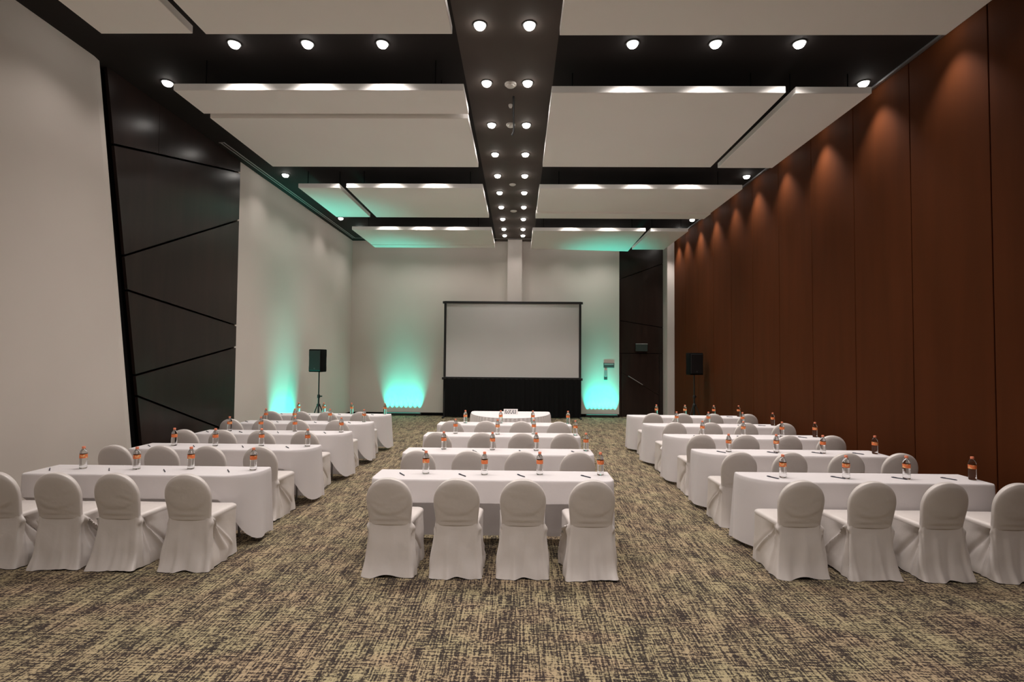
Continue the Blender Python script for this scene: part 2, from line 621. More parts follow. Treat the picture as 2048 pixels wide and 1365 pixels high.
# ------------------------------------------------------------------ recessed lamps
CY = [6.045, 7.344, 8.688, 9.963, 11.151, 12.31, 13.503, 14.676, 15.828, 16.672]
BEHIND = [4.80, 3.55, 2.30, 1.05, -0.20, -1.45, -2.70]
ring_me = MB().lathe([(0.064, 0.0), (0.082, 0.0), (0.086, -0.006), (0.080, -0.012), (0.066, -0.010), (0.064, 0.0)], 28, cap0=False, cap1=False).mesh('trim_ring', M['darkgrey'], 40)
lens_me = MB().lathe([(0.066, -0.001), (0.067, -0.012), (0.062, -0.032), (0.048, -0.050), (0.024, -0.060)], 28).mesh('lens', M['lens'], 40)


def spot(loc, power, size, blend, col=LAMP_COL, parent=None, rot=(0, 0, 0), rad=0.05):
    ld = bpy.data.lights.new('lamp_light', 'SPOT')
    ld.energy = power
    ld.spot_size = math.radians(size)
    ld.spot_blend = blend
    ld.shadow_soft_size = rad
    ld.color = col
    lo = bpy.data.objects.new('lamp_light', ld)
    lo.location = loc
    lo.rotation_euler = rot
    if parent is not None:
        lo.parent = parent
    COL.objects.link(lo)
    return lo


def downlight(x, y, power, size, blend, label, group):
    t = thing('ceiling_downlight', label, 'downlight', (x, y, CEIL - 0.002), 0, group)
    link('trim_ring', ring_me, t)
    link('lens', lens_me, t)
    spot((0, 0, -0.10), power, size, blend, parent=t)
    return t


ORD = ['first', 'second', 'third', 'fourth', 'fifth', 'sixth', 'seventh', 'eighth', 'ninth', 'tenth']
for i, yy in enumerate(CY):
    n = ORD[9 - i]
    for x, side in ((-0.5, 'beige wall side'), (0.094, 'partition side')):
        downlight(x, yy, P_CENTRE * (0.6 if i == 9 else 1.0), 120, 1.0, 'round ceiling lamp in the centre strip, %s pair from the end wall, %s' % (n, side), 'lamp pairs in the centre strip')
for yy in BEHIND:
    for x in (-0.5, 0.094):
        spot((x, yy, CEIL - 0.05), P_CENTRE * (0.75 if yy > 3 else 2.3), 120, 1.0)
BX = (-3.67, -2.73, -1.77, 1.406, 2.45, 3.5)
for row, yy in enumerate((6.41, 10.35, 13.93, 16.67)):  # last row is added, hidden behind the panels, to brighten the end wall
    for k, x in enumerate(BX):
        side = 'beige wall side' if k < 3 else 'partition side'
        n = ORD[2 - k] if k < 3 else ORD[k - 3]
        lab = 'ceiling lamp %s, %s from the centre strip, %s' % (
            ('before the second hanging panel row', 'before the third hanging panel row', 'before the last hanging panel row', 'added unseen to brighten end wall')[row], n, side)
        downlight(min(x, 3.0) if row == 3 else x, yy, P_BAND * (0.27 if row == 3 else 1.0), 116, 1.0, lab, 'lamps in the dark gaps between panels')
for yy in (2.3, -1.4):  # bare spots added out of view to lift the ambient light
    for x in BX:
        spot((x, yy, CEIL - 0.1), P_BAND * 0.45, 120, 1.0)
for yy in BEHIND[:3]:
    for x in (-5.176, 4.918):
        spot((x, yy, CEIL - 0.05), 14.0, 110, 1.0)
for i, yy in enumerate(CY):
    downlight(4.918, yy, P_WASH_R * (0.75 + 0.5 * ((i * 7) % 5) / 4), 84, 1.0, 'ceiling lamp close to the brown partition, above the %s light scallop from its far end' % ORD[9 - i], 'wall washing lamps beside the partition')
    downlight(-5.176 if i in (1, 4, 7) else -4.98, yy, P_WASH_L, 120, 1.0, 'ceiling lamp close to the beige wall, %s of its line from the end wall' % ORD[9 - i], 'wall washing lamps beside the beige wall')


# ------------------------------------------------------------------ small ceiling devices
def detector(x, y, r, h, label, name='smoke_detector', cat='smoke detector'):
    t = thing(name, label, cat, (x, y, CEIL - 0.002))
    MB().lathe([(r, 0), (r, -h * .35), (r * .9, -h * .5)], 28).build('mounting_base', M['whiteplastic'], t, 40)
    MB().lathe([(r * .72, -h * .48), (r * .70, -h * .85), (r * .45, -h)], 28).build('sensor_head', M['whiteplastic'], t, 40)
    return t


detector(-0.155, 7.385, 0.085, 0.05, 'round white detector between the second pair of lamps from the camera')
detector(-0.165, 8.01, 0.034, 0.05, 'tiny white ceiling sensor beside the hanging black cable', 'ceiling_sensor', 'sensor')
detector(-0.175, 8.69, 0.075, 0.05, 'round white detector partly behind the hanging black cable')
detector(-0.18, 11.75, 0.075, 0.03, 'pale flat ceiling detector past the fifth pair of lamps')
detector(-0.18, 13.9, 0.09, 0.03, 'pale flat ceiling detector past the seventh pair of lamps')
cab = MB()
cab.path([(-0.115, 7.75, CEIL), (-0.114, 7.752, 5.75), (-0.108, 7.76, 5.52), (-0.112, 7.76, 5.45), (-0.135, 7.76, 5.39)], 0.014)
tag(cab.build('hanging_cable', M['rubber'], None, 60), 'black cable hanging from the centre strip of the ceiling', 'cable')

# ------------------------------------------------------------------ projection screen
t = thing('projection_screen', 'large white projection screen in a black frame with a black skirt below', 'projection screen', (-0.22, 17.1, 0))
o = 0.22
xa, xb, za, zb = -2.505 + o, 2.055 + o, 1.27, 3.865
fr = MB()
fr.box(xa, xb, -0.03, 0.03, zb - 0.075, zb, 0.008)
fr.box(xa, xb, -0.03, 0.03, za, za + 0.075, 0.008)
fr.box(xa, xa + 0.075, -0.03, 0.03, za + 0.075, zb - 0.075, 0.008)
fr.box(xb - 0.075, xb, -0.03, 0.03, za + 0.075, zb - 0.075, 0.008)
for xx in (xa - 0.02, xb + 0.02):
    for zz in (zb - 0.045, za + 0.02):
        fr.box(xx - 0.03, xx + 0.03, -0.035, 0.02, zz - 0.04, zz + 0.04, 0.01)
fr.build('frame', M['rubber'], t)
MB().box(xa + 0.07, xb - 0.07, -0.006, 0.006, za + 0.07, zb - 0.07).build('screen_fabric', M['screen'], t)
sk = MB()
n = 200
rings = []
for z in (za + 0.02, 0.9, 0.45, 0.03):
    a = 0.004 + 0.012 * (za - z)
    front = [(xa + 0.0 + (xb - xa) * i / n, -0.03 + a * math.sin(i * 0.9) + a * 0.5 * math.sin(i * 0.37), z) for i in range(n + 1)]
    back = [(p[0], p[1] + 0.012, z) for p in reversed(front)]
    rings.append(front + back)
sk.loft(rings)
sk.build('skirt', M['drape'], t, 60)
for xx in (xa + 0.03, xb - 0.03):
    lg = MB()
    lg.box(xx - 0.025, xx + 0.025, -0.02, 0.025, 0.04, za, 0.006)
    lg.box(xx - 0.03, xx + 0.03, -0.32, 0.32, 0.0, 0.045, 0.008)
    lg.build('leg', M['rubber'], t)


# ------------------------------------------------------------------ green uplights
def uplight(x, y, rz, length, power, label, tiltdeg=8.0, spread=82.0):
    """LED bar lying on the floor, +y of the bar faces the wall"""
    t = thing('led_uplight', label, 'uplight', (x, y, 0), rz, 'green uplights on the floor')
    h = length / 2
    b = MB()
    b.box(-h, h, -0.045, 0.045, 0.022, 0.095, 0.01)
    b.build('housing', M['rubber'], t)
    for sx in (-1, 1):
        MB().box(sx * h * .7 - 0.02, sx * h * .7 + 0.02, -0.07, 0.07, 0.0, 0.024).build('foot', M['rubber'], t)
    MB().box(-h + 0.03, h - 0.03, -0.03, 0.03, 0.093, 0.099).build('lens', M['ledlens'], t)
    for k in range(8):               # eight narrow lenses fan the light up the wall
        lx = (length - 0.16) * (k / 7 - 0.5)
        lo = spot((lx, 0, 0.115), power / 8, spread, 1.0, GREEN, t, (math.radians(180 - tiltdeg), 0, 0), 0.03)
        lo.scale = (0.48, 1.0, 1.0)
    return t


uplight(-3.93, 17.44, 0, 1.25, P_GREEN, 'black light bar glowing green up the end wall between wall corner and screen')
uplight(2.80, 17.44, 0, 1.08, P_GREEN, 'black light bar glowing green up the end wall between screen and dark door bay')
uplight(-5.62, 12.6, PI / 2, 1.25, P_GREEN, 'light bar throwing green up the beige side wall near the speaker stand')


# ------------------------------------------------------------------ loudspeakers
def stand(x, y, rz, label, top):
    t = thing('speaker_stand', label, 'speaker stand', (x, y, 0), rz)
    MB().tube((0, 0, 0.20), (0, 0, 0.98), 0.022).build('lower_tube', M['rubber'], t, 40)
    MB().tube((0, 0, 0.95), (0, 0, top), 0.0165).build('pole', M['rubber'], t, 40)
    c_ = MB()
    c_.lathe([(0.030, 0.0), (0.036, 0.01), (0.036, 0.07), (0.026, 0.09)], 20, (0, 0, 0.92))
    col_ = c_.build('collar', M['rubber'], t, 40)
    MB().tube((0.03, -0.01, 0.965), (0.085, -0.02, 0.965), 0.019).build('knob', M['rubber'], col_, 40)
    c_ = MB()
    c_.lathe([(0.028, 0.0), (0.045, 0.01), (0.045, 0.06), (0.03, 0.075)], 20, (0, 0, 0.70))
    c_.build('leg_hub', M['rubber'], t, 40)
    for k in range(3):
        a = k * 2 * PI / 3 + 0.5
        dx, dy = math.cos(a), math.sin(a)
        l_ = MB()
        l_.tube((dx * 0.035, dy * 0.035, 0.735), (dx * 0.33, dy * 0.33, 0.025), 0.013)
        l_.tube((dx * 0.02, dy * 0.02, 0.25), (dx * 0.20, dy * 0.20, 0.33), 0.009)
        lo_ = l_.build('leg', M['rubber'], t, 40)
        MB().tube((dx * 0.315, dy * 0.315, 0.06), (dx * 0.335, dy * 0.335, 0.0), 0.02).build('rubber_foot', M['black'], lo_, 40)
    return t


def speaker(x, y, z, rz, w_, h_, label):
    t = thing('loudspeaker', label, 'loudspeaker', (x, y, z), rz)
    hw = w_ / 2
    d_ = 0.34
    poly = [(-hw * .62, d_ * .55), (-hw * .95, -d_ * .28), (-hw * .93, -d_ * .45), (hw * .93, -d_ * .45), (hw * .95, -d_ * .28), (hw * .62, d_ * .55)]
    b = MB()
    sh = lambda k: [(p[0] * k, p[1] * k) for p in poly]
    b.loft([[(p[0], p[1], zz) for p in sh(k)] for k, zz in ((0.94, 0.0), (1, 0.02), (1, h_ * .2), (0.985, h_ * .3), (0.985, h_ * .62), (1, h_ * .72), (1, h_ - 0.02), (0.94, h_))])
    b.build('cabinet', M['black'], t, 30)
    b = MB()
    b.box(-hw * .87, hw * .87, -d_ * .45 - 0.014, -d_ * .45 + 0.004, 0.035, h_ - 0.03, 0.012)
    gr = b.build('grille', M['rubber'], t)
    MB().lathe([(0.020, 0), (0.020, 0.004), (0.014, 0.005)], 20).build('badge', M['darkgrey'], gr)
    bd = gr.children[0]
    bd.rotation_euler = (PI / 2, 0, 0)
    bd.location = (0.0, -d_ * .45 - 0.0135, 0.09)
    return t


stand(-5.14, 13.2, 0.3, 'black tripod speaker stand by the beige side wall', 1.588)
speaker(-5.165, 13.2, 1.59, -0.22, 0.37, 0.58, 'black loudspeaker raised on a stand against the beige side wall')
stand(4.80, 14.2, 1.0, 'black tripod speaker stand in front of the brown partition', 1.563)
speaker(4.79, 14.2, 1.565, 0.20, 0.41, 0.60, 'black loudspeaker raised on a stand against the brown partition')

# ------------------------------------------------------------------ fittings on the end wall
t = thing('exit_sign', 'small dark sign box with a pale top edge above the dark door', 'sign', (4.19, 17.72, 2.245))
MB().box(-0.20, 0.20, -0.06, 0.0, 0.0, 0.245, 0.008).build('sign_body', M['signface'], t)
MB().box(-0.205, 0.205, -0.065, 0.0, 0.240, 0.265, 0.005).build('top_edge', M['grey'], t)
t = thing('wall_plate', 'grey rectangular plate on the end wall beside the dark door bay', 'wall plate', (3.06, 17.6, 1.68))
MB().box(-0.18, 0.18, -0.010, 0.0, 0.0, 0.16, 0.003).build('plate', M['darkgrey'], t)
MB().box(-0.16, 0.16, -0.013, -0.009, 0.095, 0.14, 0.001).build('display_strip', M['grey'], t)
t = thing('wall_handset', 'slim grey handset with a dark base on the wall under the plate', 'handset', (2.95, 17.6, 1.265))
MB().box(-0.055, 0.055, -0.016, 0.0, 0.0, 0.11, 0.005).build('base', M['darkgrey'], t)
MB().box(-0.045, 0.045, -0.02, 0.0, 0.11, 0.33, 0.006).build('handset', M['grey'], t)

# ------------------------------------------------------------------ chair covers


def smooth(a, b_, x):
    k = max(0.0, min(1.0, (x - a) / (b_ - a)))
    return k * k * (3 - 2 * k)


def gauss(x, s_):
    return math.exp(-(x / s_) ** 2)


def backrest_mesh(seed):
    rnd = random.Random(seed)
    n = 72
    rows = []
    zs_ = [0.46, 0.475, 0.488, 0.494] + [0.494 + (0.685 - 0.494) * i / 14 for i in range(1, 15)]
    for z in zs_:
        k = (z - 0.44) / (0.685 - 0.44)
        rows.append((z, 0.194 + 0.017 * smooth(0.15, 1.0, k), 0.031))
    R_ = 0.211
    for i in range(1, 17):
        a = i / 16 * PI / 2
        zz = 0.685 + 0.212 * math.sin(a)
        ww = R_ * math.cos(a) ** 0.93 if i < 16 else 0.0
        tt = 0.031 * (1 - 0.55 * (i / 16) ** 6)
        rows.append((zz, max(ww, 0.004), tt))
    creases = [(rnd.uniform(-0.5, 0.6), rnd.uniform(0.50, 0.72), rnd.uniform(0.5, 1.0) * rnd.choice([-1, 1]), rnd.uniform(0.001, 0.003)) for _ in range(rnd.choice([1, 2, 4, 5]))]
    b = MB()
    rings = []
    for z, hw, ht in rows:
        yc = -0.205 - 0.085 * (z - 0.47) / 0.43
        ring = []
        for i in range(n):
            a = 2 * PI * i / n
            ca, sa = math.cos(a), math.sin(a)
            x = hw * math.copysign(abs(ca) ** 0.45, ca)
            yy = ht * math.copysign(abs(sa) ** 0.45, sa)
            inside = 1 - (abs(x) / 0.215) ** 4
            pad = smooth(1.02, 0.90, math.hypot(x / 0.205, (z - 0.715) / 0.165))
            dy = -0.004 * pad * (1 if sa < 0 else -1)
            dy += 0.010 * (1 - (x / max(hw, 0.01)) ** 2) * (-1 if sa < 0 else 1) * min(1, hw / 0.15)
            for cx_, cz_, sl, am in creases:
                d_ = (z - cz_) - sl * 0.5 * (x - cx_ * 0.2)
                along = gauss(x - cx_ * 0.2, 0.13)
                dy += am * gauss(d_, 0.014) * along - am * 0.8 * gauss(d_ - 0.03, 0.018) * along
            if z < 0.495:        # seam pinched in
                dy *= 0.5
            ring.append((x, yc + yy + dy * inside, z))
        rings.append(ring)
    b.loft(rings)
    return b.mesh('backrest_cover', M['satin'], 60)


def rr_loop(bx, fx, yb, yf, rb, rf, n):
    """rounded outline: back edge first (from +x to -x), then side, front, side; returns points with arc position"""
    pts = []

    def arc(cx_, cy_, r, a0, a1, m):
        for i in range(m):
            a = a0 + (a1 - a0) * i / m
            pts.append((cx_ + r * math.cos(a), cy_ + r * math.sin(a)))
    m = 10
    # corners: front right, front left, back left, back right (counter-clockwise from +x side)
    arc(fx - rf, yf - rf, rf, 0, PI / 2, m)
    arc(-fx + rf, yf - rf, rf, PI / 2, PI, m)
    arc(-bx + rb, yb + rb, rb, PI, 1.5 * PI, m)
    arc(bx - rb, yb + rb, rb, 1.5 * PI, 2 * PI, m)
    # resample to n by corner-to-corner even steps so every row matches
    seg = [pts[i] for i in range(len(pts))] + [pts[0]]
    out = []
    marks = [0, m, 2 * m, 3 * m, 4 * m]
    per = n // 4
    for q in range(4):
        ch = seg[marks[q]:marks[q + 1] + 1]
        ln = [0.0]
        for i in range(1, len(ch)):
            ln.append(ln[-1] + math.hypot(ch[i][0] - ch[i - 1][0], ch[i][1] - ch[i - 1][1]))
        for i in range(per):
            s_ = ln[-1] * i / per
            k = 0
            while k < len(ln) - 2 and ln[k + 1] < s_:
                k += 1
            u = (s_ - ln[k]) / max(1e-9, ln[k + 1] - ln[k])
            out.append((ch[k][0] + (ch[k + 1][0] - ch[k][0]) * u, ch[k][1] + (ch[k + 1][1] - ch[k][1]) * u))
    return out


def skirt_mesh(seed):
    rnd = random.Random(seed * 7 + 1)
    n, m = 224, 40
    flare_l, flare_r = rnd.uniform(0.0, 0.02), rnd.uniform(0.0, 0.02)
    kick = rnd.uniform(0.05, 0.085)
    # folds: radiate from the tuck where the back meets the seat, on both sides, then run down
    folds = []
    for sgn in (-1, 1):
        for k in range(rnd.choice([6, 7, 8])):
            folds.append((sgn, rnd.uniform(-0.22, 0.34), rnd.uniform(0.012, 0.032) * rnd.choice([1, 1, -1]), rnd.uniform(0.010, 0.024), rnd.uniform(0.25, 0.8)))
    back = [(rnd.uniform(-0.2, 0.2), rnd.uniform(-0.06, 0.06), rnd.uniform(0.005, 0.014) * rnd.choice([-1, 1]), rnd.uniform(0.02, 0.045)) for _ in range(6)]
    hemw = [(rnd.uniform(0, 6.28), rnd.uniform(0.002, 0.006), k) for k in (2, 3, 5, 7)]
    off = rnd.uniform(0, 50)
    rings = []
    for r in range(m + 1):
        t_ = r / m
        z = 0.482 * (1 - t_)
        bx = 0.197 + 0.012 * t_
        base = rr_loop(0.197 + 0.034 * t_ ** 0.9, 0.222 + 0.012 * t_, -0.232 - kick * (0.35 * t_ + 0.85 * t_ ** 3), 0.225 + 0.012 * t_, 0.03 + 0.02 * t_, 0.055, n)
        ring = []
        for i, (x, y) in enumerate(base):
            p, q = base[i - 1], base[(i + 1) % n]
            tx, ty = q[0] - p[0], q[1] - p[1]
            ll = math.hypot(tx, ty) or 1
            nx, ny = ty / ll, -tx / ll
            d_ = 0.0
            on_side = smooth(0.5, 0.9, abs(nx))
            on_back = smooth(0.5, 0.9, -ny)
            for sgn, yo, am, wd, st in folds:
                if sgn * nx > 0.2:
                    yc = -0.20 + (yo + 0.03) * min(1, t_ * 1.3)
                    d_ += am * gauss(y - yc, wd * (0.5 + t_)) * smooth(0.0, 0.14, t_) * (1 - 0.45 * smooth(st, 1, t_)) * on_side
            # sides sucked in below the seat near the tuck
            d_ -= 0.036 * on_side * gauss(y + 0.13, 0.09) * smooth(0.02, 0.25, t_) * (1 - smooth(0.35, 0.95, t_))
            d_ += (flare_r if nx > 0 else flare_l) * 0.6 * on_side * gauss(y + 0.25, 0.16) * t_ ** 1.5
            for xo, sl, am, wd in back:
                d_ += am * gauss(x - xo - sl * t_, wd) * t_ ** 1.2 * on_back
            # corners of the hem kick outward
            d_ += 0.014 * (abs(nx * ny) * 2) ** 2 * t_ ** 2 * (1 if ny < 0 else 0.4)
            d_ += 0.018 * t_ * mnoise.noise(Vector((x * 7 + off, y * 7, z * 5)))
            hz = sum(a * math.sin(k * 2 * PI * i / n + ph) for ph, a, k in hemw) * t_ ** 6
            px_ = x + nx * d_
            px_ = max(-0.268, min(0.268, px_))
            ring.append((px_, y + ny * d_, max(0.002, z + hz + 0.010 * t_)))
        rings.append(ring)
    b = MB()
    b.loft(rings, False, False)
    return b.mesh('skirt', M['satin'], 75)


def seat_mesh():
    n = 144
    b = MB()
    rings = []
    for inset, z in ((-0.003, 0.458), (-0.004, 0.473), (0.000, 0.486), (0.012, 0.496), (0.03, 0.501), (0.08, 0.505), (0.14, 0.507), (0.185, 0.508)):
        rings.append([(x, y, z) for x, y in rr_loop(0.197 - inset, 0.222 - inset, -0.215 + inset, 0.225 - inset, max(0.01, 0.03 - inset * .1), max(0.012, 0.055 - inset * .2), n)])
    b.loft(rings, False, True)
    return b.mesh('seat_cover', M['satin'], 50)


BACKS = [backrest_mesh(s_) for s_ in (3, 11, 5, 8)]
SKIRTS = [skirt_mesh(s_) for s_ in (1, 2, 4, 6, 9)]
SEAT = seat_mesh()

ROWS_L = [5.798, 7.271, 8.618, 9.915, 11.244]
ROWS_R = [5.803, 7.252, 8.645, 10.062, 11.519]
ROWS_C = [5.739, 7.132, 8.612, 9.978]
CX_L = [[-4.88, -4.31, -3.74, -3.08], [-4.92, -4.365, -3.77, -3.14], [-4.95, -4.395, -3.80, -3.16], [-4.98, -4.42, -3.81, -3.14], [-4.91, -4.32, -3.80, -3.15]]
CX_C = [[-1.17, -0.565, 0.045, 0.665], [-1.19, -0.575, 0.05, 0.69], [-1.18, -0.55, 0.06, 0.68], [-1.15, -0.56, 0.06, 0.70]]
CX_R = [[2.60, 3.25, 3.895, 4.55], [2.65, 3.25, 3.93, 4.56], [2.69, 3.33, 3.94, 4.59], [2.72, 3.35, 3.95, 4.62], [2.73, 3.32, 3.93, 4.63]]
BLOCKS = {'L': (ROWS_L, CX_L), 'C': (ROWS_C, CX_C), 'R': (ROWS_R, CX_R)}
BLOCKNAME = {'L': 'beige-wall block', 'C': 'middle block', 'R': 'partition-side block'}
SEATNAME = {'L': ['wall-end', 'second-from-wall', 'second-from-aisle', 'aisle-end'],
            'R': ['aisle-end', 'second-from-aisle', 'second-from-partition', 'partition-end'],
            'C': ['beige-wall-end', 'beige-wall-inner', 'partition-inner', 'partition-end']}


def rowname(blk, i):
    n_ = len(BLOCKS[blk][0])
    return ORD[n_ - 1 - i]


protos = []
for q in range(8):
    r_ = link('banquet_chair', None)
    link('seat_cover', SEAT, r_)
    link('backrest_cover', BACKS[q % 4], r_)
    link('skirt', SKIRTS[(q * 3) % 5], r_)
    protos.append(r_)
used = set()
rnd = random.Random(4)
TURN = {('C', 0): [-0.03, 0.02, 0.0, 0.03], ('L', 0): [0.0, 0.03, -0.03, 0.02], ('R', 0): [0.02, -0.02, 0.03, 0.0]}
cnt = 0
for blk, (rows, xs) in BLOCKS.items():
    for i, yb in enumerate(rows):
        for k, x in enumerate(xs[i]):
            q = rnd.randrange(8) if len(used) == 8 else next(j for j in range(8) if j not in used)
            o = protos[q] if q not in used else copy_tree(protos[q])
            used.add(q)
            o.location = (x, yb - 0.74 + rnd.uniform(-0.008, 0.008), 0)
            tr = TURN.get((blk, i))
            o.rotation_euler = (0, 0, tr[k] if tr else rnd.uniform(-0.04, 0.04))
            tag(o, 'white-covered chair at the %s seat, %s table from the screen, %s' % (SEATNAME[blk][k], rowname(blk, i), BLOCKNAME[blk]),
                'chair', 'white-covered banquet chairs at the long tables')

# ------------------------------------------------------------------ tables and cloths
TH = 0.742     # top of the board under the cloth


def table_outline(x0, x1, yf, yb, rfl, rfr, rb=0.018):
    """counter-clockwise: front-left corner, front edge, front-right, right end, back, left end"""
    pts = []

    def arc(cx_, cy_, r, a0, a1, m):
        for i in range(m + 1):
            a = a0 + (a1 - a0) * i / m
            pts.append((cx_ + r * math.cos(a), cy_ + r * math.sin(a), math.cos(a), math.sin(a)))

    def line(p, q, m, nx, ny):
        for i in range(1, m):
            pts.append((p[0] + (q[0] - p[0]) * i / m, p[1] + (q[1] - p[1]) * i / m, nx, ny))
    arc(x0 + rfl, yf + rfl, rfl, PI, 1.5 * PI, 10)
    line((x0 + rfl, yf), (x1 - rfr, yf), 48, 0, -1)
    arc(x1 - rfr, yf + rfr, rfr, 1.5 * PI, 2 * PI, 10)
    line((x1, yf + rfr), (x1, yb - rb), 10, 1, 0)
    arc(x1 - rb, yb - rb, rb, 0, PI / 2, 4)
    line((x1 - rb, yb), (x0 + rb, yb), 40, 0, 1)
    arc(x0 + rb, yb - rb, rb, PI / 2, PI, 4)
    line((x0, yb - rb), (x0, yf + rfl), 10, -1, 0)
    return pts


def cloth_mesh(x0, x1, yf, yb, left_aisle, right_aisle, drop, rad, sweep, seed):
    rnd = random.Random(seed)
    rfl = rad if left_aisle else 0.03
    rfr = rad if right_aisle else 0.03
    ol = table_outline(x0, x1, yf, yb, rfl, rfr)
    n = len(ol)
    zt = 0.750
    hem = []
    for x, y, nx, ny in ol:
        front_z = zt - drop
        aisle = left_aisle if x < (x0 + x1) / 2 else right_aisle
        dist = min(x - x0, x1 - x)
        if ny > 0.6:
            z = 0.03
        elif aisle:
            z = front_z + (0.045 - front_z) * smooth(sweep[0], sweep[1], dist)
        else:
            z = front_z + (0.03 - front_z) * (smooth(yf + 0.02, yf + 0.30, y) if dist < 0.04 else 0.0)
        hem.append(z)
    b = MB()
    xc, yc = (x0 + x1) / 2, (yf + yb) / 2
    rings = []
    # top: rings drawn in towards the long axis
    for s_ in (0.02, 0.5, 0.9):
        rings.append([(xc + (x - xc) * (1 - (1 - s_) * (yb - yf) / (x1 - x0)), yc + (y - yc) * s_, zt) for x, y, nx, ny in ol])
    rings.append([(x - nx * 0.010, y - ny * 0.010, zt) for x, y, nx, ny in ol])
    rings.append([(x - nx * 0.003, y - ny * 0.003, zt - 0.003) for x, y, nx, ny in ol])
    rings.append([(x + nx * 0.002, y + ny * 0.002, zt - 0.012) for x, y, nx, ny in ol])
    mrow = 18
    off = rnd.uniform(0, 40)
    fold = [(rnd.uniform(0.0, 1.0), rnd.uniform(0.004, 0.010) * rnd.choice([-1, 1])) for _ in range(6)]
    for r in range(1, mrow + 1):
        t_ = r / mrow
        ring = []
        for i, (x, y, nx, ny) in enumerate(ol):
            z = (zt - 0.012) + (hem[i] - zt + 0.012) * t_
            dep = (zt - z)
            d_ = 0.004 + 0.016 * dep
            corner = (abs(nx * ny) * 2)
            aisle_side = (nx < -0.2 and left_aisle) or (nx > 0.2 and right_aisle)
            if aisle_side and y < yf + 0.3:
                d_ += 0.02 * corner * dep / 0.6
            # the straight run of the ends hangs in gentle waves
            d_ += 0.014 * dep * mnoise.noise(Vector((x * 4.5 + off, y * 6.0, 0.3))) * 2
            if aisle_side:
                d_ += 0.018 * dep * math.sin((y - yf) * 14 + off)
            # back corners pull out into a fold
            if ny > 0.1 and abs(nx) > 0.1:
                d_ += 0.05 * dep
            ring.append((x + nx * d_, y + ny * d_, z))
        rings.append(ring)
    b.loft(rings, True, False)
    return b.mesh('tablecloth', M['cloth'], 50)


TABX = {'L': (-5.19, -2.775), 'C': (-1.515, 0.985), 'R': (2.40, 4.86)}
DEPTH = 0.455
meshes = {}
for blk in 'LCR':
    x0, x1 = TABX[blk]
    la, ra = blk in 'CR', blk in 'LC'
    dr = {'L': 0.245, 'C': 0.235, 'R': 0.275}[blk]
    hw = (x1 - x0) / 2
    rad = {'L': 0.33, 'C': 0.10, 'R': 0.38}[blk]
    meshes[blk] = [cloth_mesh(-hw, hw, -DEPTH, 0.0, la, ra, dr, rad, (0.62, 0.28) if blk == 'R' else (0.34, 0.0), 10 * ord(blk) + v) for v in range(3)]
    for i, yb in enumerate(BLOCKS[blk][0]):
        xc = (x0 + x1) / 2
        t = thing('banquet_table', 'long folding table under the white cloth, %s from the screen in the %s' % (rowname(blk, i), BLOCKNAME[blk]), 'table',
                  (xc, yb, 0), 0, 'long banquet tables')
        ol = table_outline(-hw + 0.03, hw - 0.03, -DEPTH + 0.03, -0.03, rad - 0.01 if la else 0.03, rad - 0.01 if ra else 0.03)
        MB().loft([[(p[0], p[1], z) for p in ol] for z in (TH - 0.03, TH - 0.004)]).build('tabletop', M['tabletop'], t, 40)
        for sx in (-1, 1):
            for yy in (-DEPTH + 0.09, -0.09):
                MB().tube((sx * (hw - 0.30), yy, 0.0), (sx * (hw - 0.30), yy, TH - 0.03), 0.014).build('leg', M['steel'], t, 40)
        cl = link('tablecloth', meshes[blk][i % 3], None, (xc, yb, 0))
        tag(cl, 'white cloth draped over the %s long table from the screen, %s' % (rowname(blk, i), BLOCKNAME[blk]), 'tablecloth', 'white cloths on the long tables')

# ------------------------------------------------------------------ water bottles and pens
bp = [(0.031, 0.0), (0.0345, 0.005), (0.0355, 0.018)]
for k in range(5):
    z = 0.024 + k * 0.017
    bp += [(0.0355, z), (0.0335, z + 0.006), (0.0355, z + 0.012)]
bp += [(0.0350, 0.115), (0.0350, 0.160), (0.0350, 0.172), (0.030, 0.190), (0.020, 0.207), (0.0135, 0.216), (0.0130, 0.228)]
BODY = MB().lathe(bp, 28).mesh('bottle_body', M['bottle'], 40)
CAPM = MB().lathe([(0.0155, 0.217), (0.0165, 0.219), (0.0165, 0.238), (0.0145, 0.241)], 24).mesh('cap', M['cap'], 40)
LABM = MB().lathe([(0.0362, 0.116), (0.0362, 0.158)], 28, cap0=False, cap1=False).mesh('label', M['label'], 60)

